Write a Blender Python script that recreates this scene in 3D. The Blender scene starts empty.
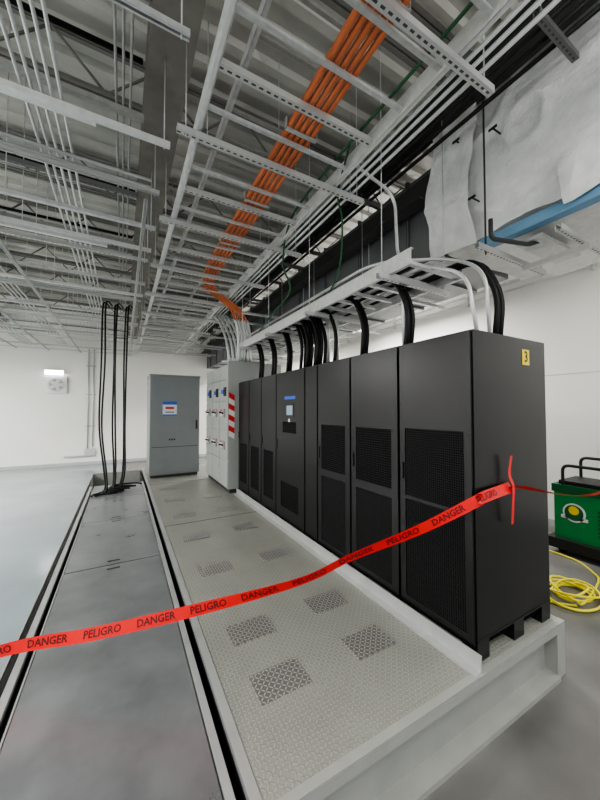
import bpy, math, random
from mathutils import Vector, Matrix, noise
random.seed(7)
sc=bpy.context.scene
H=1.9   # eye height
PT=0.37 # platform top
# ---------------------------------------------------------------- materials
MATS={}
def mat(name,col=(.5,.5,.5),rough=.5,metal=0.0,emis=None,es=0,noise_amt=0,noise_scale=5,bump=0,bump_scale=40,stretch=None,rough_var=0,spec=None,bump_dist=.01):
    m=bpy.data.materials.new(name); m.use_nodes=True
    nt=m.node_tree; N=nt.nodes; L=nt.links
    b=N['Principled BSDF']
    b.inputs['Base Color'].default_value=(*col,1)
    b.inputs['Roughness'].default_value=rough
    b.inputs['Metallic'].default_value=metal
    if spec is not None: b.inputs['Specular IOR Level'].default_value=spec
    if emis:
        b.inputs['Emission Color'].default_value=(*emis,1); b.inputs['Emission Strength'].default_value=es
    tc=N.new('ShaderNodeTexCoord'); mp=N.new('ShaderNodeMapping')
    L.new(tc.outputs['Object'],mp.inputs['Vector'])
    if stretch: mp.inputs['Scale'].default_value=stretch
    if noise_amt or rough_var:
        n=N.new('ShaderNodeTexNoise'); n.inputs['Scale'].default_value=noise_scale; n.inputs['Detail'].default_value=6
        L.new(mp.outputs[0],n.inputs['Vector'])
        r=N.new('ShaderNodeValToRGB')
        r.color_ramp.elements[0].position=.3; r.color_ramp.elements[1].position=.7
        r.color_ramp.elements[0].color=(*[c*(1-noise_amt) for c in col],1)
        r.color_ramp.elements[1].color=(*[min(1,c*(1+noise_amt)) for c in col],1)
        L.new(n.outputs['Fac'],r.inputs[0]); L.new(r.outputs[0],b.inputs['Base Color'])
        if rough_var:
            mr=N.new('ShaderNodeMapRange'); mr.inputs['To Min'].default_value=max(.02,rough-rough_var); mr.inputs['To Max'].default_value=min(1,rough+rough_var)
            L.new(n.outputs['Fac'],mr.inputs['Value']); L.new(mr.outputs[0],b.inputs['Roughness'])
    if bump:
        n2=N.new('ShaderNodeTexNoise'); n2.inputs['Scale'].default_value=bump_scale; n2.inputs['Detail'].default_value=4
        L.new(mp.outputs[0],n2.inputs['Vector'])
        bp=N.new('ShaderNodeBump'); bp.inputs['Strength'].default_value=bump; bp.inputs['Distance'].default_value=bump_dist
        L.new(n2.outputs['Fac'],bp.inputs['Height']); L.new(bp.outputs[0],b.inputs['Normal'])
    MATS[name]=m
    return m
def mth(nt,op,a,b=None,c=None):
    n=nt.nodes.new('ShaderNodeMath'); n.operation=op
    for i,v in enumerate((a,b,c)):
        if v is None: continue
        if isinstance(v,(int,float)): n.inputs[i].default_value=v
        else: nt.links.new(v,n.inputs[i])
    return n.outputs[0]
def diamond(name,col,rough,metal,s,colamt,bump,dist=.004):
    m=mat(name,col,rough,metal,noise_amt=.09,noise_scale=3)
    nt=m.node_tree;N=nt.nodes;L=nt.links;b=N['Principled BSDF']
    tc=N.new('ShaderNodeTexCoord'); sx=N.new('ShaderNodeSeparateXYZ'); L.new(tc.outputs['Object'],sx.inputs[0])
    x,y=sx.outputs[0],sx.outputs[1]
    a=mth(nt,'MULTIPLY',mth(nt,'ADD',x,y),1/s); c=mth(nt,'MULTIPLY',mth(nt,'SUBTRACT',x,y),1/s)
    def lug(a,c,la,lc):
        fa=mth(nt,'SUBTRACT',mth(nt,'FRACT',a),.5); fc=mth(nt,'SUBTRACT',mth(nt,'FRACT',c),.5)
        e=mth(nt,'ADD',mth(nt,'POWER',mth(nt,'DIVIDE',mth(nt,'ABSOLUTE',fa),la),2),mth(nt,'POWER',mth(nt,'DIVIDE',mth(nt,'ABSOLUTE',fc),lc),2))
        return mth(nt,'MAXIMUM',mth(nt,'SUBTRACT',1,e),0)
    l1=lug(a,c,.42,.14); l2=lug(mth(nt,'ADD',a,.5),mth(nt,'ADD',c,.5),.14,.42)
    h=mth(nt,'MINIMUM',mth(nt,'MULTIPLY',mth(nt,'MAXIMUM',l1,l2),2),1)
    bp=N.new('ShaderNodeBump'); bp.inputs['Strength'].default_value=bump; bp.inputs['Distance'].default_value=dist
    L.new(h,bp.inputs['Height']); L.new(bp.outputs[0],b.inputs['Normal'])
    old=b.inputs['Base Color'].links[0].from_socket
    mx=N.new('ShaderNodeMix'); mx.data_type='RGBA'; L.new(h,mx.inputs['Factor']); L.new(old,mx.inputs['A'])
    mx.inputs['B'].default_value=(*[min(1,v*colamt) for v in col],1); L.new(mx.outputs['Result'],b.inputs['Base Color'])
    return m
def slotmat(name,col,rough,metal):
    m=mat(name,col,rough,metal)
    nt=m.node_tree;N=nt.nodes;L=nt.links;b=N['Principled BSDF']
    tc=N.new('ShaderNodeTexCoord'); sx=N.new('ShaderNodeSeparateXYZ'); L.new(tc.outputs['UV'],sx.inputs[0])
    fu=mth(nt,'LESS_THAN',mth(nt,'FRACT',mth(nt,'MULTIPLY',sx.outputs[0],20)),.55)
    fv=mth(nt,'LESS_THAN',mth(nt,'ABSOLUTE',mth(nt,'SUBTRACT',sx.outputs[1],.5)),.16)
    h=mth(nt,'MULTIPLY',fu,fv)
    mx=N.new('ShaderNodeMix'); mx.data_type='RGBA'; L.new(h,mx.inputs['Factor']); mx.inputs['A'].default_value=(*col,1); mx.inputs['B'].default_value=(.06,.06,.055,1)
    L.new(mx.outputs['Result'],b.inputs['Base Color'])
    L.new(mth(nt,'MULTIPLY',mth(nt,'SUBTRACT',1,h),metal),b.inputs['Metallic'])
    return m
mat('black_powder',(.0055,.0056,.0062),.30,bump=.05,bump_scale=300,spec=.42)
mat('black_inner',(.002,.002,.002),.8,spec=.1)
mat('black_rubber',(.006,.006,.006),.45,spec=.3)
mat('grille_black',(.016,.016,.017),.5,spec=.3)
mat('grey_panel',(.22,.235,.24),.4,noise_amt=.03)
mat('switchgear_grey',(.36,.375,.355),.45,noise_amt=.03)
mat('panel_gap',(.03,.03,.03),.7)
mat('platform_paint',(.33,.335,.31),.42,noise_amt=.08,noise_scale=4,bump=.05)
diamond('checker_plate',(.265,.268,.236),.34,.0,.045,1.35,1.0)
diamond('diamond_steel',(.235,.23,.215),.32,.45,.046,2.6,1.0,.006)
mat('cover_plate',(.36,.375,.385),.32,.68,noise_amt=.15,noise_scale=4,bump=.05,bump_scale=5,rough_var=.13)
mat('steel_trim',(.50,.51,.50),.38,.45,noise_amt=.08)
mat('galv',(.56,.565,.555),.42,.4,noise_amt=.12,noise_scale=20)
mat('galv_light',(.68,.68,.66),.42,.3,noise_amt=.08,noise_scale=20)
mat('galv_dull',(.33,.33,.31),.5,.35,noise_amt=.1,noise_scale=20)
slotmat('strut',(.56,.56,.54),.42,.35)
slotmat('strut_dark',(.18,.18,.17),.5,.4)
mat('conduit',(.60,.61,.60),.33,.5)
mat('orange_conduit',(.56,.15,.05),.45,noise_amt=.12,noise_scale=3)
mat('green_cable',(.012,.09,.03),.45)
mat('duct_metal',(.17,.175,.18),.45,.3,noise_amt=.12,noise_scale=2)
mat('beam_paint',(.20,.185,.16),.8,noise_amt=.2)
mat('joist_paint',(.17,.165,.15),.7,noise_amt=.1)
mat('beam_dark',(.035,.035,.033),.6)
mat('insulation',(.74,.74,.73),.95,noise_amt=.10,noise_scale=8,bump=.5,bump_scale=35,bump_dist=.02)
mat('blue_foam',(.16,.32,.47),.5)
mat('tape_red',(.72,.014,.014),.42,spec=.3)
mat('tape_ink',(.03,.002,.002),.5)
mat('blue_label',(.03,.12,.55),.5)
mat('white_label',(.75,.75,.75),.5)
mat('red_label',(.6,.02,.02),.5)
mat('yellow_label',(.85,.65,.02),.5)
mat('screen',(.16,.20,.24),.15,emis=(.5,.7,.9),es=.2)
mat('green_shell',(.01,.24,.06),.4)
mat('green_dark',(.006,.10,.03),.4)
mat('black_plastic',(.012,.012,.012),.5)
mat('yellow_cord',(.75,.66,.01),.4)
mat('led',(1,1,1),.5,emis=(1,.98,.95),es=7)
mat('fixture_white',(.8,.8,.8),.5)
mat('wall_paint',(.86,.845,.80),.75,noise_amt=.015,noise_scale=1.5,bump=.04)
mat('wall_seam',(.6,.6,.58),.8)
mat('base_rubber',(.45,.46,.46),.6)
mat('sealed_concrete',(.145,.142,.135),.22,noise_amt=.28,noise_scale=1.3,bump=.03,bump_scale=15,rough_var=.1)
mat('epoxy_reflect_tint',(.27,.315,.335),.14,noise_amt=.1,noise_scale=1.0,bump=.02,bump_scale=10,rough_var=.07)  # lighter blue-grey carries the glossy left bay's reflected light in its colour
mat('deck',(.42,.415,.38),.55,.1,noise_amt=.18,noise_scale=1.5)
# ---------------------------------------------------------------- builder
class B:
    def __init__(s): s.v=[];s.f=[];s.m=[];s.sm=[];s.uv=[];s.slots=[]
    def mi(s,n):
        if n not in s.slots: s.slots.append(n)
        return s.slots.index(n)
    def face(s,idx,m,smooth=False,uv=None):
        s.f.append(idx); s.m.append(s.mi(m)); s.sm.append(smooth); s.uv.append(uv)
    def box(s,x0,x1,y0,y1,z0,z1,m):
        o=len(s.v)
        s.v+=[(x,y,z) for z in (z0,z1) for y in (y0,y1) for x in (x0,x1)]
        for q in ((0,2,3,1),(4,5,7,6),(0,1,5,4),(2,6,7,3),(0,4,6,2),(1,3,7,5)):
            s.face([o+i for i in q],m)
    def obox(s,p0,p1,up,w,h,m,uvs=False):
        p0=Vector(p0);p1=Vector(p1);d=(p1-p0);Ln=d.length;d.normalize()
        up=Vector(up); sd=d.cross(up).normalized(); up=sd.cross(d).normalized()
        o=len(s.v)
        for p in (p0,p1):
            for a,b in ((-1,-1),(1,-1),(1,1),(-1,1)):
                s.v.append(tuple(p+sd*(a*w/2)+up*(b*h/2)))
        s.face([o+3,o+2,o+1,o+0],m); s.face([o+4,o+5,o+6,o+7],m)
        for i in range(4):
            j=(i+1)%4
            s.face([o+i,o+j,o+4+j,o+4+i],m,False,[(0,0),(0,1),(Ln,1),(Ln,0)] if uvs else None)
    def strut(s,p0,p1,m='strut',w=.041,h=.041,openup=True):
        p0=Vector(p0);p1=Vector(p1); up=Vector((0,0,1))
        d=(p1-p0).normalized()
        if abs(d.z)>.9: up=Vector((0,1,0))
        sd=d.cross(up).normalized()
        k=-1 if openup else 1
        s.obox(p0+up*(k*h/2),p1+up*(k*h/2),up,w,.004,m,True)
        for a in (-1,1):
            s.obox(p0+sd*(a*w/2),p1+sd*(a*w/2),up,.004,h,m,False)
            s.obox(p0+sd*(a*w*.36)-up*(k*h/2),p1+sd*(a*w*.36)-up*(k*h/2),up,w*.25,.004,m,False)
    def tube(s,pts,r,m,seg=8,cap=True):
        pts=[Vector(p) for p in pts]; n=len(pts)
        t=[]
        for i in range(n):
            a=pts[max(0,i-1)];b=pts[min(n-1,i+1)]; t.append((b-a).normalized())
        nrm=t[0].orthogonal().normalized(); o=len(s.v)
        for i in range(n):
            if i:
                nrm=(nrm-t[i]*nrm.dot(t[i]))
                nrm=nrm.normalized() if nrm.length>1e-6 else t[i].orthogonal().normalized()
            bn=t[i].cross(nrm)
            rr=r[i] if isinstance(r,(list,tuple)) else r
            for k in range(seg):
                a=2*math.pi*k/seg; s.v.append(tuple(pts[i]+nrm*(math.cos(a)*rr)+bn*(math.sin(a)*rr)))
        for i in range(n-1):
            for k in range(seg):
                k2=(k+1)%seg
                s.face([o+i*seg+k,o+i*seg+k2,o+(i+1)*seg+k2,o+(i+1)*seg+k],m,True)
        if cap:
            s.face([o+k for k in range(seg)][::-1],m); s.face([o+(n-1)*seg+k for k in range(seg)],m)
    def rod(s,x,y,z0,z1,m='galv',r=.0045): s.tube([(x,y,z0),(x,y,z1)],r,m,6)
    def done(s,name,bevel=0,parent=None):
        me=bpy.data.meshes.new(name); me.from_pydata(s.v,[],s.f)
        for n in s.slots: me.materials.append(MATS[n])
        me.polygons.foreach_set('material_index',s.m); me.polygons.foreach_set('use_smooth',s.sm)
        if any(u for u in s.uv):
            ul=me.uv_layers.new(name='UVMap')
            for p,u in zip(me.polygons,s.uv):
                for k,li in enumerate(p.loop_indices): ul.data[li].uv=u[k] if u else (0,0)
        me.update()
        o=bpy.data.objects.new(name,me); sc.collection.objects.link(o)
        if bevel:
            md=o.modifiers.new('bevel','BEVEL'); md.width=bevel; md.segments=2; md.limit_method='ANGLE'; md.angle_limit=math.radians(40)
        if parent: o.parent=parent
        return o
def fillet(pts,r,n=6):
    pts=[Vector(p) for p in pts]; out=[pts[0]]
    for i in range(1,len(pts)-1):
        a,p,b=pts[i-1],pts[i],pts[i+1]
        d1=(a-p);d2=(b-p); rr=min(r,d1.length*.49,d2.length*.49)
        q1=p+d1.normalized()*rr;q2=p+d2.normalized()*rr
        for k in range(n+1):
            t=k/n; out.append(q1*(1-t)**2+p*2*t*(1-t)+q2*t*t)
    out.append(pts[-1]); return out
def catmull(P,n=10):
    P=[Vector(p) for p in P]; P=[P[0]*2-P[1]]+P+[P[-1]*2-P[-2]]; out=[]
    for i in range(1,len(P)-2):
        for k in range(n):
            t=k/n; a,b,c,d=P[i-1],P[i],P[i+1],P[i+2]
            out.append(.5*((2*b)+(c-a)*t+(2*a-5*b+4*c-d)*t*t+(-a+3*b-3*c+d)*t**3))
    out.append(P[-2]); return out
def text_into(b,txt,size,mat_,fn,align='CENTER'):
    cu=bpy.data.curves.new('t','FONT'); cu.body=txt; cu.size=size; cu.align_x=align; cu.align_y='CENTER'; cu.resolution_u=2; cu.offset=size*.012
    ob=bpy.data.objects.new('t',cu); sc.collection.objects.link(ob)
    dg=bpy.context.evaluated_depsgraph_get(); me=bpy.data.meshes.new_from_object(ob.evaluated_get(dg))
    o=len(b.v)
    for v in me.vertices: b.v.append(tuple(fn(v.co.x,v.co.y)))
    for p in me.polygons: b.face([o+i for i in p.vertices],mat_)
    bpy.data.objects.remove(ob); bpy.data.meshes.remove(me); bpy.data.curves.remove(cu)
# ---------------------------------------------------------------- room shell
XL,XR,YF,YB,ZC=-6.5,6.2,-3.0,13.3,5.5
ZR=ZC-.002
b=B(); b.box(0,XR,YF,YB,-.1,0,'sealed_concrete'); b.box(XL,0,YF,YB,-.1,0,'epoxy_reflect_tint'); b.done('floor')
b=B(); b.box(XL,XR,YB,YB+.2,0,ZC,'wall_paint'); b.done('wall_back')
b=B(); b.box(XR,XR+.2,YF,YB+.2,0,ZC,'wall_paint'); b.done('wall_right')
b=B(); b.box(XL-.2,XL,YF,YB+.2,0,ZC,'wall_paint'); b.done('wall_left')
b=B(); b.box(XL,XR,YB-.012,YB,0,.1,'base_rubber'); b.done('baseboard_back')
b=B(); b.box(XR-.012,XR,YF,YB-.02,0,.1,'base_rubber'); b.done('baseboard_right')
b=B(); y=YF; prof=[]
while y<YB+.2:
    prof+=[(y,ZC),(y+.09,ZC),(y+.12,ZC+.06),(y+.27,ZC+.06)]; y+=.30
for (yy,zz) in prof: b.v+=[(XL-.2,yy,zz),(XR+.2,yy,zz)]
for i in range(len(prof)-1): b.face([2*i,2*i+2,2*i+3,2*i+1],'deck')
b.box(XL-.2,XR+.2,YF,YB+.2,ZC+.08,ZC+.2,'deck')
b.done('ceiling')
b=B()
for yy in (0.2,1.9,3.6,5.3,7.0,8.7,10.4,12.1):
    for zz in (ZC-.03,ZC-.5):
        b.box(XL+.02,XR-.02,yy-.05,yy-.01,zz-.03,zz,'joist_paint'); b.box(XL+.02,XR-.02,yy+.01,yy+.05,zz-.03,zz,'joist_paint')
    x=XL+.02; up=True
    while x<XR-.5:
        b.tube([(x,yy,ZC-.5 if up else ZC-.05),(x+.45,yy,ZC-.05 if up else ZC-.5)],.013,'joist_paint',6); x+=.45; up=not up
b.done('steel_joists')
def ibeam(b,x,y0,y1,z0,z1,w,m):
    b.box(x-w/2,x+w/2,y0,y1,z0,z0+.02,m); b.box(x-w/2,x+w/2,y0,y1,z1-.02,z1,m); b.box(x-.01,x+.01,y0,y1,z0+.02,z1-.02,m)
b=B(); ibeam(b,.28,YF,YB-.02,4.52,4.95,.30,'beam_paint'); ibeam(b,2.75,YF,YB-.02,4.75,4.98,.22,'beam_dark'); ibeam(b,-3.4,YF,YB-.02,4.6,4.95,.24,'beam_paint'); b.done('steel_girders')
# ---------------------------------------------------------------- platform
FY=1.15; PX0,PX1=.50,2.82; PYE=9.2
b=B()
b.box(PX0,PX1,FY,PYE,PT-.012,PT,'checker_plate')
b.box(PX0-.045,PX0-.001,FY,PYE,PT-.03,PT+.006,'steel_trim')
b.box(PX0-.001,PX1+.0,FY-.012,FY+.03,PT-.013,PT+.004,'platform_paint')
b.box(-.6,PX1,FY-.012,FY+.09,PT-.06,PT-.014,'platform_paint')
b.box(-.6,PX1-.11,FY+.07,FY+.082,.03,PT-.06,'platform_paint')
b.box(-.6,PX1-.11,FY-.03,FY+.09,.0,.03,'platform_paint')
b.box(PX1-.11,PX1,FY-.012,FY-.002,0,PT-.06,'platform_paint')
b.box(PX1-.012,PX1,FY,FY+.11,0,PT-.06,'platform_paint')
b.box(PX1-.11,PX1-.1,FY,FY+.11,0,PT-.06,'platform_paint')
b.box(PX1-.06,PX1,FY+.11,PYE,PT-.045,PT-.014,'platform_paint'); b.box(PX1-.06,PX1-.05,FY+.11,PYE,.03,PT-.045,'platform_paint'); b.box(PX1-.06,PX1,FY+.11,PYE,0,.03,'platform_paint')
b.box(-.6,-.59,FY+.1,PYE,0,PT-.02,'platform_paint'); b.box(-.6,PX1,PYE-.02,PYE,0,PT-.013,'platform_paint')
b.box(PX0-.045,PX0-.03,FY+.1,PYE-.03,0,PT-.03,'panel_gap'); b.box(.41,.42,FY+.1,PYE-.03,0,PT-.03,'panel_gap')
for yy in (2.6,4.2,5.8,7.4): b.box(.52,PX1-.07,yy,yy+.06,0,PT-.013,'platform_paint')
for (cx,cy) in [(.80,1.68),(.80,2.15),(1.43,2.17),(1.435,1.67),(1.42,3.13),(.80,3.13),(.79,4.02),(1.41,4.04),(.79,4.9),(1.41,4.9),(.79,5.8),(1.41,5.75),(.79,6.7)]:
    b.box(cx-.15,cx+.15,cy-.10,cy+.10,PT,PT+.005,'diamond_steel')
b.box(1.835,1.845,FY+.0,5.7,PT,PT+.10,'steel_trim')
b.box(1.78,1.845,FY+.0,5.7,PT,PT+.008,'steel_trim')
b.box(PX0,1.78,4.55,4.558,PT,PT+.002,'panel_gap'); b.box(PX0,1.78,7.2,7.208,PT,PT+.002,'panel_gap')
b.done('raised_equipment_platform')
b=B()
js=[FY-.01,3.7,5.2,6.5,7.6]
for a,c in zip(js[:-1],js[1:]):
    sy=[a+.009,a+.07,a+.105,c-.105,c-.07,c-.009]
    sxs=[-.455,-.11,.0,.365]
    for i in range(5):
        for j in range(3):
            if j==1 and i in (1,3): continue
            b.box(sxs[j],sxs[j+1],sy[i],sy[i+1],PT-.012,PT+.002,'cover_plate')
b.box(-.455,.365,FY,7.6,PT-.10,PT-.09,'black_inner')
b.box(.372,.408,FY-.01,7.6,PT-.05,PT+.008,'steel_trim')
b.box(-.467,-.458,FY-.01,7.6,PT-.05,PT+.006,'steel_trim')
b.box(-.545,-.505,FY-.01,7.6,PT-.03,PT+.0,'steel_trim'); b.box(-.50,-.47,FY,7.6,PT-.12,PT-.1,'black_inner')
b.box(-.575,-.547,FY-.01,7.6,PT-.05,PT+.003,'black_rubber')
b.done('trench_cover_plates')
# ---------------------------------------------------------------- black UPS cabinets
CZ0=PT+.03; CZ1=2.40
def grille(b,x,y0,y1,z0,z1,p,t=.004,m='grille_black'):
    b.box(x+.004,x+.006,y0,y1,z0,z1,'black_inner')
    y=y0
    while y<=y1: b.box(x-.003,x+.003,y-t/2,y+t/2,z0,z1,m); y+=p
    z=z0
    while z<=z1: b.box(x-.003,x+.003,y0,y1,z-t/2,z+t/2,m); z+=p
    for (a,c,d,e) in ((y0-.01,y0,z0-.01,z1+.01),(y1,y1+.01,z0-.01,z1+.01)): b.box(x-.004,x+.006,a,c,d,e,'black_powder')
    b.box(x-.004,x+.006,y0,y1,z0-.01,z0,'black_powder'); b.box(x-.004,x+.006,y0,y1,z1,z1+.01,'black_powder')
def cabinet(y0,y1,x0=1.87,x1=2.77,kind='full',z1=CZ1):
    b=B()
    g=.004
    b.box(x0+.02,x1,y0+g,y1-g,CZ0+.09,z1-.0,'black_powder')
    b.box(x0+.04,x1-.02,y0+.03,y1-.03,CZ0+.03,CZ0+.09,'black_inner')
    for xa in (x0+.02,x0+.42,x1-.12):
        for ya in (y0+g,y1-g-.10): b.box(xa,xa+.12,ya,ya+.10,PT+.001,CZ0+.09,'black_powder')
    d0,d1=y0+.012,y1-.012; zb,zt=CZ0+.07,z1-.012
    fx0,fx1=x0,x0+.018
    ops=[]
    if kind=='full': ops=[(d0+.05,d1-.05,.52,1.235,.016),(d0+.05,d1-.05,1.26,1.76,.016)]
    elif kind=='half': ops=[(d0+.07,d1-.07,1.27,1.74,.02),(d0+.07,d1-.07,.52,1.20,.014)]
    elif kind=='disp': ops=[(d0+.15,d1-.15,.62,.95,.02),(d0+.2,d1-.2,1.60,1.74,.02)]
    elif kind=='low': ops=[(d0+.09,d1-.09,.62,1.30,.02)]
    ops.sort(key=lambda o:o[2])
    z=zb
    for (a,c,e,f,p) in ops:
        b.box(fx0,fx1,d0,d1,z,e,'black_powder'); b.box(fx0,fx1,d0,a,e,f,'black_powder'); b.box(fx0,fx1,c,d1,e,f,'black_powder'); z=f
        grille(b,fx0+.008,a,c,e,f,p)
    b.box(fx0,fx1,d0,d1,z,zt,'black_powder')
    if kind!='plain':
        b.box(fx0-.012,fx0,d1-.035,d1-.015,1.38,1.5,'black_plastic')
    if kind=='disp':
        yc=(y0+y1)/2
        b.box(fx0-.006,fx0,yc-.13,yc+.09,1.80,1.98,'black_plastic'); b.box(fx0-.008,fx0-.006,yc-.10,yc+.06,1.83,1.95,'screen')
        b.box(fx0-.003,fx0,yc-.17,yc+.13,2.03,2.07,'blue_label'); b.box(fx0-.003,fx0,yc-.02,yc+.02,1.74,1.78,'white_label')
    if y0<1.3:
        b.box(x0+.02,x1,y0+.000,y0+g,CZ0+.09,CZ0+.10,'black_powder')
        cx,cz=x0+.63,2.27
        b.box(cx-.045,cx+.045,y0+.001,y0+.004,cz-.055,cz+.055,'yellow_label')
        text_into(b,'3',.11,'black_plastic',lambda x,y:(cx+x,y0-.0005,cz+y))
    return b.done('ups_cabinet',bevel=.003)
ys=[1.20,1.80,2.40,2.98,3.26,4.06,4.60,5.15,5.70]
kinds=['full','half','half','plain','disp','low','low','low']
for i,k in enumerate(kinds): cabinet(ys[i],ys[i+1],kind=k)
# ---------------------------------------------------------------- switchgear
b=B()
sx0,sx1,sy0,sy1,sz=1.68,2.75,5.74,7.45,2.74
b.box(sx0+.02,sx1,sy0,sy1,PT+.08,sz,'switchgear_grey'); b.box(sx0+.05,sx1-.03,sy0+.03,sy1-.03,PT,PT+.08,'panel_gap')
n=3; wy=(sy1-sy0)/n
for i in range(n):
    a=sy0+i*wy+.008; c=a+wy-.016
    for (z0,z1) in ((PT+.1,.95),(.965,1.5),(1.515,2.05),(2.065,2.45),(2.465,sz-.01)):
        b.box(sx0,sx0+.02,a,c,z0,z1,'switchgear_grey')
        b.box(sx0-.01,sx0,c-.06,c-.03,(z0+z1)/2-.04,(z0+z1)/2+.04,'galv')
    for z0 in (1.15,1.75):
        b.box(sx0-.02,sx0,a+.16,a+.30,z0,z0+.16,'galv_dull'); b.tube([(sx0-.02,a+.23,z0+.08),(sx0-.10,a+.23,z0+.10)],.016,'black_plastic')
        b.box(sx0-.004,sx0,a+.38,a+.5,z0+.02,z0+.15,'white_label')
        b.box(sx0-.006,sx0-.004,a+.38,a+.5,z0+.11,z0+.15,'red_label')
    b.box(sx0-.012,sx0,a+.1,a+.26,2.15,2.32,'black_plastic'); b.box(sx0-.004,sx0,a+.3,a+.45,2.2,2.28,'blue_label')
b.box(sx0,sx1,sy0-.0,sy0+.05,sz,sz+.05,'switchgear_grey')
b.box(2.0,2.5,sy0+.3,sy0+.8,sz,sz+.12,'switchgear_grey')
zz=1.42
for k in range(8):
    o=len(b.v)
    for (xx,dz) in ((sx0+.01,0),(sx0+.12,-.06),(sx0+.12,.04),(sx0+.01,.10)): b.v.append((xx,sy0-.012,zz+dz+k*.10))
    b.face([o,o+1,o+2,o+3],'red_label' if k%2 else 'white_label')
b.done('switchgear_cabinet',bevel=.004)
b=B()
gx0,gx1,gy0,gy1=.53,1.60,7.8,8.7
b.box(gx0,gx1,gy0+.02,gy1,PT+.06,2.66,'grey_panel'); b.box(gx0+.03,gx1-.03,gy0+.05,gy1-.05,PT,PT+.06,'panel_gap')
b.box(gx0+.01,gx1-.01,gy0,gy0+.02,PT+.09,2.64,'grey_panel')
b.box(gx0-.01,gx1+.01,gy0-.01,gy1,2.66,2.69,'grey_panel')
b.box(gx0+.04,gx1-.04,gy0-.002,gy0,1.05,1.06,'panel_gap'); b.box(gx1-.09,gx1-.06,gy0-.03,gy0,1.45,1.65,'black_plastic')
b.box(gx0+.26,gx0+.56,gy0-.004,gy0,1.76,2.08,'white_label'); b.box(gx0+.26,gx0+.56,gy0-.006,gy0-.004,2.01,2.08,'blue_label'); b.box(gx0+.26,gx0+.56,gy0-.006,gy0-.004,1.76,1.79,'blue_label')
b.box(gx0+.32,gx0+.50,gy0-.006,gy0-.004,1.91,1.96,'red_label'); b.box(gx0+.32,gx0+.50,gy0-.006,gy0-.004,1.83,1.85,'panel_gap')
for k in range(3): b.box(gx0+.4+k*.05,gx0+.43+k*.05,gy0-.006,gy0,1.20,1.24,'black_plastic')
b.done('electrical_enclosure',bevel=.004)
# ---------------------------------------------------------------- hanging black cables
b=B()
for k,(x,y) in enumerate([(-.36,7.15),(-.31,7.05),(-.16,7.2),(-.12,7.1),(.03,7.25),(.07,7.12)]):
    P=[(x+.10,y+.3,3.97),(x+.03,y+.1,3.98),(x,y,3.80),(x+random.uniform(-.02,.02),y,2.8),(x+random.uniform(-.03,.03),y-.02,1.6),(x*.8+.0,y-.1,.75),(x*.6-.05,y-.22,PT+.06),(x*.5-.25+.05*k,y-.42+.04*k,PT+.025),(-.45+.05*k,y-.5+.09*k,PT+.022)]
    b.tube(catmull(P,8),.016,'black_rubber',8)
for k in range(4):
    cx,cy=-.15+.08*k,6.85+.05*k; r=.15+.02*k
    b.tube([(cx+r*math.cos(a*.35)*1.2,cy+r*math.sin(a*.35)*.7,PT+.02+.022*k) for a in range(16)],.016,'black_rubber',7)
b.done('hanging_power_cables')
# ---------------------------------------------------------------- overhead
def channel_rail(b,x,y0,y1,z,h=.10,m='galv_light',side=1):
    b.box(x-.003,x+.003,y0,y1,z,z+h,m); 
    for zz in (z,z+h-.004): b.box(min(x,x+side*.03),max(x,x+side*.03),y0,y1,zz,zz+.004,m)
TZ=3.88
b=B()
channel_rail(b,.46,-.8,12.6,TZ,.12,side=-1); channel_rail(b,1.61,-.8,12.6,TZ,.12,side=1)
y=-.6; k=0
while y<12.5:
    if k%4==0: b.strut((.46,y,TZ+.03),(1.61,y,TZ+.03))
    else: b.strut((.46,y,TZ+.03),(1.61,y,TZ+.03),'galv',w=.026,h=.02)
    y+=.3; k+=1
for yy in (-.4,1.1,2.3,3.5,4.7,5.9,7.1,8.3,9.5,10.7,11.9):
    b.strut((.30,yy,TZ-.03),(1.95,yy,TZ-.03)); 
    for x in (.36,1.88): b.rod(x,yy,TZ-.07,ZR if x>1 else 4.52,'galv')
b.done('overhead_cable_tray')
b=B()
channel_rail(b,.72,-.8,12,4.35,.08,m='galv',side=1); channel_rail(b,1.30,-.8,12,4.35,.08,m='galv',side=-1)
y=-.5
while y<12: b.box(.72,1.30,y,y+.025,4.36,4.385,'galv_dull'); y+=.3
for yy in (.5,2.9,5.3,7.7,10.1):
    b.strut((.6,yy,4.33),(1.4,yy,4.33),'galv_dull'); b.rod(.64,yy,4.3,ZR); b.rod(1.36,yy,4.3,ZR)
b.done('upper_ladder_tray')
b=B()
for k in range(5):
    x=1.03+.047*k; z=TZ+.075
    P=[(x,-.8,z),(x,4.75+.05*k,z),(x+.10,5.35,z-.03),(1.75+.05*k,5.85,z-.15),(1.9+.06*k,6.0,z-.35)]
    b.tube(fillet(P,.35,8),.0175,'orange_conduit',10)
    P2=[P[-1],(2.0+.06*k,6.1,3.35),(2.0+.06*k,6.15,3.1),(2.05+.06*k,6.2,2.75)]
    b.tube(fillet([Vector(P[-1])+Vector((-.02,-.02,.04))]+P2,.2,5),.026,'conduit',10)
for k in range(4):
    x=1.04+.05*k; z=TZ+.115
    b.tube([(x,-.8,z),(x,4.5,z),(x+.06,5.1,z-.02),(x+.1,5.3,z-.1)],.015,'orange_conduit',8)
for yy in (.2,1.1,2.0,2.9,3.8): b.box(1.0,1.26,yy,yy+.035,TZ+.05,TZ+.054,'galv'); b.box(1.0,1.004,yy,yy+.035,TZ+.05,TZ+.13,'galv'); b.box(1.252,1.256,yy,yy+.035,TZ+.05,TZ+.13,'galv')
b.done('orange_conduit_run')
b=B()
for x,z in ((1.70,TZ+.02),(1.76,TZ+.02),(1.83,TZ+.02)):
    b.tube([(x,-.8,z),(x,12,z)],.013,'conduit',8)
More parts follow.
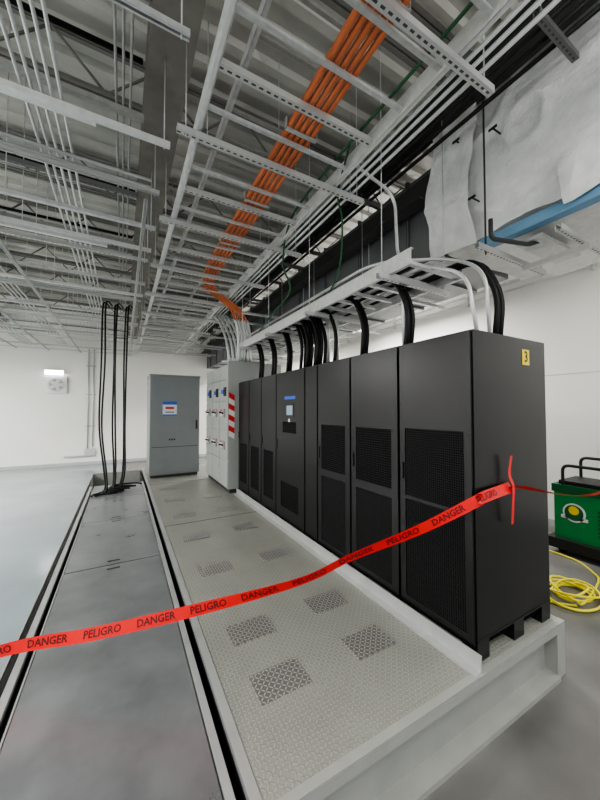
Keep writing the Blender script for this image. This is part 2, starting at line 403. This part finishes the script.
b.tube(fillet([(1.66,-.8,TZ+.18),(1.66,2.13,TZ+.14),(2.19,2.13,TZ+.02),(2.19,2.10,3.25),(2.3,1.5,2.95),(2.3,1.42,2.40)],.16,8),.015,'conduit',10)
b.tube(fillet([(2.0,5.6,3.25),(2.0,2.2,3.25),(2.45,1.75,3.2),(2.45,1.45,3.0),(2.45,1.42,2.40)],.25,8),.015,'conduit',10)
# large bends dropping into the switchgear behind the cabinet row
for k in range(4):
    b.tube(fillet([(1.70+.07*k,7.6,TZ+.10),(1.70+.07*k,6.75-.05*k,TZ+.06),(1.86+.09*k,6.42,3.3),(1.9+.09*k,6.40,sz-.0)],.35,10),.026,'conduit',10)
    b.tube([(1.9+.09*k,6.40,sz),(1.9+.09*k,6.40,sz+.05)],.036,'galv',10)
b.done('steel_conduit_run')
b=B()
b.tube(catmull([(1.50,-.8,TZ+.08),(1.52,1,TZ+.08),(1.50,2.1,TZ+.07),(1.56,3,TZ+.08),(1.75,3.6,3.75),(1.9,3.7,3.45),(1.85,4.2,3.25),(1.98,5,3.2),(2.1,5.9,3.1),(2.1,6.0,2.74)],8),.011,'green_cable',8)
b.tube(catmull([(1.50,1.9,TZ+.08),(1.7,2.35,TZ+.0),(1.86,2.5,3.75),(1.93,2.65,3.35),(2.0,3.0,3.15)],8),.009,'green_cable',8)
b.done('green_ground_cable')
b=B(); z=3.05
channel_rail(b,1.97,1.75,6.0,z,.13,side=1); channel_rail(b,2.62,1.75,6.0,z,.13,side=-1)
y=1.8
while y<6: b.strut((1.97,y,z+.03),(2.62,y,z+.03),'galv',h=.025); y+=.25
for yy in (2.0,3.2,4.4,5.6):
    b.strut((1.85,yy,z-.025),(2.75,yy,z-.025)); b.rod(1.9,yy,z-.06,ZR); b.rod(2.7,yy,z-.06,4.75)
b.done('cabinet_cable_tray')
b=B()
for (yy,xs) in ((1.45,(2.52,2.58)),(2.05,(2.2,2.26)),(2.65,(2.2,2.25)),(3.12,(2.18,)),(3.4,(2.1,2.16,2.22)),(3.6,(2.08,2.14,2.2,2.26)),(3.8,(2.1,2.16,2.22)),(4.3,(2.15,2.2)),(4.85,(2.15,2.2)),(5.4,(2.15,2.2))):
    for x in xs:
        b.tube(fillet([(x,yy+1.0 if yy<5 else yy+.5,z+.10),(x,yy+.12,z+.10),(x+.02,yy-.05,z-.25),(x,yy-.02,2.39)],.16,6),.023,'black_rubber',8)
        b.tube([(x,yy-.02,2.40),(x,yy-.02,2.44)],.034,'conduit',10)
for yy in (2.2,3.3,3.5,3.72): 
    b.tube(fillet([(2.36,yy+.6,z+.1),(2.36,yy,z+.1),(2.34,yy-.04,2.40)],.14,6),.024,'conduit',8)
for k in range(6):
    x=2.05+.09*k; b.tube([(x,1.9,z+.07),(x+random.uniform(-.03,.03),3.5,z+.07),(x,5.9,z+.07)],.016,'black_rubber' if k%2 else 'conduit',8)
b.done('feeder_cables')
b=B()
yl=[.9,1.7,2.5,3.3,3.75,4.3,4.9,5.5,6.1,6.8,7.5,8.2,8.9,9.7,10.5,11.3,12.1,12.9]
for i,yy in enumerate(yl):
    zz=3.86+(.0 if i%3 else .12)
    x0,x1=-5.8,.28
    b.strut((x0,yy,zz),(x1,yy,zz),('strut','galv','galv_light')[i%3],w=.034,h=.034,openup=(i%2==0))
    for x in (-5.6,-4.0,-2.4,-.95): b.rod(x,yy,zz-.04,ZR)
    b.rod(.24,yy,zz-.04,4.52)
for i,yy in enumerate([1.3,2.0,2.9,4.0,5.2,6.4,7.6,8.8,10,11.2,12.4]):
    b.strut((-4.5,yy,4.32),(.12,yy,4.32),'strut_dark' if i%2 else 'galv_dull')
    b.rod(-1.6,yy,4.3,ZR); b.rod(-3.1,yy,4.3,ZR)
for i,yy in enumerate([6.3,7.3,8.0,9.2,10.2,11,11.8,12.6]):
    b.strut((1.95,yy,3.9+.08*(i%2)),(5.9,yy,3.9+.08*(i%2)),'galv')
    for x in (2.3,5.6): b.rod(x,yy,3.87,ZR)
for yy in (3.0,5.0,7.0,9.0,11.0):
    b.strut((-1.6,yy-.3,3.99),(-.2,yy-.3,3.99),'galv_light')
for x,y0 in ((-2.9,1),(-2.1,1),(-1.25,3),(-3.9,1),(.16,3.2)): b.strut((x,y0,3.81),(x,12.9,3.81),'galv',w=.03,h=.03,openup=False)
b.done('strut_trapeze_frame')
b=B()
for k in range(5):
    x=-.62+.055*k; b.tube([(x,-.5,4.06),(x,12.9,4.06)],.011,'conduit',8)
for k in range(4):
    x=-1.85+.07*k; b.tube([(x,-.5,4.05),(x,12.9,4.05)],.013,'conduit',8)
for k in range(3):
    x=-.08+.05*k; b.tube([(x,-.5,4.42),(x,12.9,4.42)],.010,'galv_dull',8)
for k in range(4):
    x=-2.7+.08*k; b.tube([(x,1.0,3.95),(x,12.9,3.95)],.014,'conduit',8)
for yy in (3.1,3.2,6.6,6.7,9.4): b.tube([(-5.5,yy,3.95),(.2,yy,3.95)],.014,'conduit',8)
for yy,zz in ((.7,4.6),(1.55,4.62),(2.7,4.6),(4.4,4.6),(5.6,4.6),(7.2,4.6)): b.tube([(-5.5,yy,zz),(.1,yy,zz)],.02,'black_rubber',8)
for yy,zz in ((2.2,4.9),(2.28,4.9),(5.0,4.9),(5.08,4.9),(6.2,4.85)): b.tube([(-5.5,yy,zz),(.10,yy,zz)],.012,'conduit',8)
b.done('overhead_conduit_rack')
# ---------------------------------------------------------------- air duct on the right
b=B()
dx0,dx1,dz0,dz1=3.0,4.3,3.57,4.62
b.box(dx0,dx1,2.25,YB-.02,dz0,dz1,'duct_metal')
y=2.7
while y<YB-.1:
    b.box(dx0-.03,dx1+.03,y-.02,y+.02,dz0-.03,dz1+.03,'duct_metal'); b.box(dx0-.033,dx0-.03,y-.003,y+.003,dz0-.03,dz1+.03,'panel_gap'); y+=.9
for yy in (3.3,5.1,6.9,8.7,10.5):
    b.strut((dx0-.15,yy,dz0-.06),(dx1+.15,yy,dz0-.06),'galv')
    for x in (dx0-.1,dx1+.1): b.rod(x,yy,dz0-.1,ZC)
b.done('air_duct')
b=B()
b.box(2.86,2.90,2.3,YB-.1,4.15,4.45,'beam_dark'); b.box(2.72,2.86,2.3,YB-.1,4.15,4.17,'beam_dark')
for x in (2.45,2.55,2.66): b.tube([(x,-.5,4.5),(x,12.9,4.5)],.018,'black_rubber',8)
for yy in (1,3,5,7,9,11): b.strut((2.3,yy,4.46),(2.85,yy,4.46),'strut_dark'); b.rod(2.35,yy,4.44,ZR)
b.done('dark_pipe_rack')
def wrap():
    b=B()
    x0,x1,y0,y1,z0,z1=2.93,4.4,-1.2,2.16,3.53,4.97
    def grid(fn,nu,nv,amp=1):
        o=len(b.v)
        for i in range(nu+1):
            for j in range(nv+1):
                p=Vector(fn(i/nu,j/nv)); n=noise.noise_vector(p*1.6)*.06*amp+noise.noise_vector(Vector((p.x*3,p.y*4,p.z*2.2)))*.022*amp+noise.noise_vector(p*11)*.006
                r=1-abs(noise.noise(Vector((p.x,p.y*1.4+p.z*.9,p.z*1.2-p.y*.4))*1.3))
                n.x-=.03*max(0,r-.85)/.15
                b.v.append(tuple(p+n))
        for i in range(nu):
            for j in range(nv):
                a=o+i*(nv+1)+j; b.face([a,a+nv+1,a+nv+2,a+1],'insulation',True)
    def edge(t): return y1+.05*math.sin(t*5)+.10*max(0,t-.5)
    grid(lambda u,v:(x0,y0+(edge(v)-y0)*u,z0+(z1-z0)*v),110,60)
    grid(lambda u,v:(x0+(x1-x0)*v,y0+(y1-y0)*u,z0),60,24)
    grid(lambda u,v:(x0+(x1-x0)*u,edge(v),z0+(z1-z0)*v),24,44)
    grid(lambda u,v:(x0+(x1-x0)*v,y0+(y1-y0)*u,z1),60,24)
    grid(lambda u,v:(x1,y0+(y1-y0)*u,z0+(z1-z0)*v),30,20)
    grid(lambda u,v:(x0+(x1-x0)*u,y0,z0+(z1-z0)*v),20,20)
    grid(lambda u,v:(x0-.08-.05*math.sin(v*3),y1-.38+.50*u+.05*math.sin(v*6),z0-.05+(z1-z0+.05)*v),20,50)
    grid(lambda u,v:(x0-.07,y0+1.0+1.3*u,z0-.04-.05*math.sin(u*8)+.45*v),50,20)
    for (yy,zz) in ((1.55,4.35),(1.9,4.5),(1.75,3.85)):
        b.box(x0-.14,x0-.02,yy+.01,yy+.02,zz,zz+.01,'black_plastic'); b.box(x0-.145,x0-.135,yy-.02,yy+.05,zz-.005,zz+.015,'black_plastic')
    return b.done('insulation_wrapped_duct')
wrap()
b=B()
b.box(2.90,3.0,-.8,1.80,3.40,3.475,'blue_foam')
b.tube(catmull([(2.95,-.8,3.46),(2.95,.6,3.46),(2.955,1.3,3.465),(2.95,1.80,3.46)],8),.05,'blue_foam',12)
b.box(3.05,4.3,-.8,1.75,3.43,3.46,'galv_light')
b.done('blue_pipe_insulation',bevel=.01)
b=B()
b.strut((2.62,1.62,3.30),(3.75,1.62,3.30)); b.strut((2.9,1.15,3.30),(4.0,1.15,3.30)); b.rod(3.7,1.62,3.25,ZR,'galv',.008); b.rod(2.75,1.62,3.25,4.75,'beam_dark',.008)
b.tube(fillet([(2.62,1.5,3.46),(2.62,1.5,3.30),(3.0,1.40,3.30),(3.25,1.35,3.40)],.05),.018,'beam_dark',8)
b.box(3.0,3.7,1.3,1.5,3.33,3.36,'galv'); b.box(3.3,3.34,1.1,1.6,3.22,3.26,'strut')
b.done('duct_support_trapeze')
b=B()
for z_,r in ((4.22,.03),(4.08,.02),(4.62,.02)): b.tube([(XR-.05,-1,z_),(XR-.05,YB-.1,z_)],r,'galv_light',8)
for yy in (0,2,4,6,8,10,12): b.box(XR-.08,XR,yy,yy+.04,4.0,4.7,'galv_light')
b.done('wall_conduit')
b=B(); b.box(XR-.03,XR,1.9,2.0,1.28,1.42,'fixture_white'); b.box(XR-.034,XR-.03,1.92,1.98,1.31,1.39,'wall_seam'); b.done('wall_outlet')
b=B(); b.box(XR-.004,XR,-1,YB-.1,2.46,2.475,'wall_seam'); b.done('trim_1')
b=B()
b.tube([(-1.05,YB-.04,4.0),(-1.05,YB-.04,.55)],.02,'conduit',8); b.tube([(-.9,YB-.04,4.0),(-.9,YB-.04,.6)],.02,'conduit',8)
b.box(-1.12,-.82,YB-.10,YB,.32,.55,'galv'); b.box(-1.7,-.8,YB-.06,YB,.28,.33,'galv')
for zz in (1.3,2.4,3.4): b.box(-1.12,-.83,YB-.03,YB,zz,zz+.04,'galv')
b.done('wall_conduit_drop')
b=B()
fx,fz=-1.93,2.72
b.box(fx-.28,fx+.28,YB-.12,YB,fz-.28,fz+.28,'galv_light')
b.tube([(fx,YB-.121,fz),(fx,YB-.15,fz)],.24,'galv',28); b.tube([(fx,YB-.151,fz),(fx,YB-.155,fz)],.20,'galv_dull',28)
for k in range(5):
    a=k*2*math.pi/5; b.obox((fx,YB-.16,fz),(fx+.19*math.cos(a),YB-.16,fz+.19*math.sin(a)),(0,1,0),.09,.006,'galv')
b.tube([(fx,YB-.15,fz),(fx,YB-.18,fz)],.05,'galv',12)
b.done('wall_exhaust_fan')
# ---------------------------------------------------------------- added fill lights, wall lamp
def fill_light(x0,x1,y0,y1,z,power,up=0):  # strip fixtures added for fill light; positions are made up
    b=B()
    b.box(x0,x1,y0,y1,z,z+.04,'fixture_white'); b.box(x0+.008,x1-.008,y0+.01,y1-.01,z-.012,z,'led')
    if up: b.box(x0+.02,x1-.02,y0+.01,y1-.01,z+.04,z+.05,'led')
    xm=(x0+x1)/2; ym=(y0+y1)/2; lx=x1-x0>y1-y0
    for t in (.15,.85):
        b.rod(x0+(x1-x0)*t if lx else xm, ym if lx else y0+(y1-y0)*t, z+.04,ZR)
    o=b.done('added_fill_fixture')
    for (dz,en,rx) in ((-.03,power,0),(.07,up,math.pi)):  # upward one is added to brighten the ceiling
        if not en: continue
        l=bpy.data.lights.new('fill_lamp','AREA'); l.shape='RECTANGLE'; l.size=max(.1,x1-x0); l.size_y=max(.1,y1-y0); l.energy=en; l.color=(1,.99,.97)
        lo=bpy.data.objects.new('fill_lamp',l); lo.location=(xm,ym,z+dz); lo.rotation_euler=(rx,0,0); sc.collection.objects.link(lo); lo.parent=o
fill_light(-4.6,-4.48,2.0,5.0,3.62,220,65)  # added off-frame to fill the left bay with light
fill_light(-4.6,-4.48,7.0,10.0,3.62,280,60)
fill_light(5.0,5.12,4.2,6.6,3.95,145,35)
fill_light(5.0,5.12,9.0,11.4,3.95,160,40)
fill_light(4.9,5.02,-1.5,1.0,3.95,35,35)
fill_light(-2.2,-2.08,-2.0,1.0,3.68,75,85)
fill_light(1.95,2.07,-2.4,-.3,4.2,40,80)
b=B(); b.box(-2.25,-1.72,YB-.2,YB-.02,3.10,3.20,'fixture_white'); b.box(-2.23,-1.74,YB-.215,YB-.2,3.04,3.19,'led'); b.box(-2.0,-1.9,YB-.04,YB,3.03,3.22,'fixture_white'); b.done('wall_lamp')
# ---------------------------------------------------------------- green air scrubber
b=B()
ax0,ax1,ay0,ay1=5.12,5.75,1.28,2.18
b.box(ax0+.02,ax1-.02,ay0+.02,ay1-.02,.20,.80,'green_shell')
b.box(ax0+.0,ax1,ay0,ay1,.80,.90,'green_dark'); b.box(ax0+.06,ax1-.06,ay0+.06,ay1-.06,.90,.95,'black_plastic')
b.box(ax0-.06,ax1+.02,ay0-.04,ay1+.04,.07,.20,'black_plastic')
for xx in (ax0+.05,ax1-.05):
    for yy in (ay0+.1,ay1-.1): b.tube([(xx,yy-.03,.07),(xx,yy+.03,.07)],.07,'black_rubber',16)
b.tube(fillet([(ax0+.03,ay1-.12,.88),(ax0+.03,ay1-.12,1.16),(ax0+.03,ay0+.05,1.16),(ax0+.03,ay0+.05,.88)],.08),.02,'black_plastic',8)
b.tube(fillet([(ax1-.06,ay1-.12,.88),(ax1-.06,ay1-.12,1.22),(ax1-.06,ay0+.05,1.22),(ax1-.06,ay0+.05,.88)],.08),.02,'black_plastic',8)
b.tube([(ax0+.02,1.94,.56),(ax0+.008,1.94,.56)],.12,'white_label',24); b.tube([(ax0+.008,1.94,.56),(ax0+.004,1.94,.56)],.10,'green_dark',24); b.tube([(ax0+.004,1.94,.59),(ax0+.001,1.94,.59)],.055,'yellow_label',20)
b.box(ax0+.008,ax0+.02,1.80,2.08,.47,.51,'white_label')
for k in range(7): b.box(ax0+.01,ax0+.02,ay0+.1,ay0+.42,.32+.05*k,.345+.05*k,'green_dark')
b.done('green_air_scrubber',bevel=.012)
b=B(); P=[]
for k in range(150):
    a=k*.28; r=.20+.05*math.sin(a*.37)+.04*math.sin(k*1.7*.1)
    P.append((4.02+.03*math.sin(a*.21)+r*1.15*math.cos(a),1.55+r*math.sin(a)*.85,.012+.0009*k*(.6+.4*math.sin(a*1.3))))
P+= [(4.5,1.5,.05),(4.8,1.65,.012),(5.0,1.9,.012),(5.02,2.35,.012)]
b.tube(catmull(P,3),.010,'yellow_cord',7)
b.tube(catmull([(3.85,1.45,.012),(3.7,1.62,.012),(3.62,1.9,.012),(3.8,2.15,.012),(4.2,2.1,.012),(4.6,2.3,.012)],8),.010,'yellow_cord',7)
b.done('yellow_extension_cord')
# ---------------------------------------------------------------- danger tape
def ribbon(b,C,width,twist,m='tape_red'):
    arc=[0]
    for i in range(1,len(C)): arc.append(arc[-1]+(C[i]-C[i-1]).length)
    fr=[]
    for i,p in enumerate(C):
        t=(C[min(i+1,len(C)-1)]-C[max(i-1,0)]).normalized()
        w=Vector((0,0,1)); w=(w-t*w.dot(t)).normalized(); w=Matrix.Rotation(twist(arc[i]/arc[-1]),3,t)@w
        fr.append((t,w,t.cross(w)))
    o=len(b.v)
    for i,p in enumerate(C):
        t,w,n=fr[i]
        for a in (-.5,-.17,.17,.5): b.v.append(tuple(p+w*width*a))
    for i in range(len(C)-1):
        for k in range(3):
            q=o+i*4+k; b.face([q,q+1,q+5,q+4],m,True)
    def at(s):
        s=max(0,min(arc[-1]-1e-5,s)); 
        for i in range(len(arc)-1):
            if arc[i+1]>=s: break
        f=(s-arc[i])/(arc[i+1]-arc[i]); return C[i].lerp(C[i+1],f),fr[i]
    return arc[-1],at
b=B()
z=lambda r:H+r
P=[(-1.75,2.98,.05),(-1.25,2.72,.30),(-.6,2.40,z(-1.344)),(-.113,2.16,z(-1.256)),(.394,1.911,z(-1.141)),(.915,1.655,z(-1.0)),(1.184,1.523,z(-.87)),(1.565,1.335,z(-.71)),(1.855,1.185,z(-.555)),(1.90,1.165,z(-.53)),(2.23,1.175,z(-.505))]
C=catmull(P,10)
Ln,at=ribbon(b,C,.066,lambda t:.5*math.sin(t*11))
def tf(s0):
    def fn(x,y):
        p,(t,w,n)=at(s0+x); q=p+w*y
        side=n if n.y<0 else -n
        return q+side*.0015
    return fn
s=Ln-.28
words=['PELIGRO','DANGER']
k=0
while s>.3:
    text_into(b,words[k%2],.054,'tape_ink',tf(s)); s-=.30; k+=1
C2=catmull([(2.205,1.155,z(-.30)),(2.20,1.165,z(-.42)),(2.215,1.150,z(-.5)),(2.205,1.15,z(-.62)),(2.21,1.158,z(-.74))],6)
o=len(b.v)
for p in C2: b.v+= [tuple(p+Vector((-.018,0,0))),tuple(p+Vector((.018,.004,0)))]
for i in range(len(C2)-1): b.face([o+2*i,o+2*i+1,o+2*i+3,o+2*i+2],'tape_red',True)
ribbon(b,catmull([(2.19,1.17,z(-.505)),(2.35,1.16,z(-.52)),(2.5,1.165,z(-.555)),(2.8,1.17,z(-.62)),(3.4,1.25,z(-.73)),(4.3,1.39,z(-.84)),(5.1,1.5,z(-.80))],8),.05,lambda t:.9+.5*math.sin(t*6))
b.done('danger_barrier_tape')
# ---------------------------------------------------------------- world, camera
w=bpy.data.worlds.new('World'); sc.world=w; w.use_nodes=True
w.node_tree.nodes['Background'].inputs[0].default_value=(.92,.96,1,1); w.node_tree.nodes['Background'].inputs[1].default_value=.62
cam=bpy.data.cameras.new('Camera'); co=bpy.data.objects.new('Camera',cam); sc.collection.objects.link(co)
cam.sensor_fit='VERTICAL'; cam.sensor_height=24; cam.sensor_width=18; cam.lens=9.6; cam.clip_start=.02
co.location=(0,0,H)
co.rotation_euler=(math.radians(90+1.7),0,math.radians(-29)); 
sc.camera=co
sc.view_settings.view_transform='AgX'
sc.view_settings.look='AgX - Medium High Contrast'
sc.view_settings.exposure=0.6
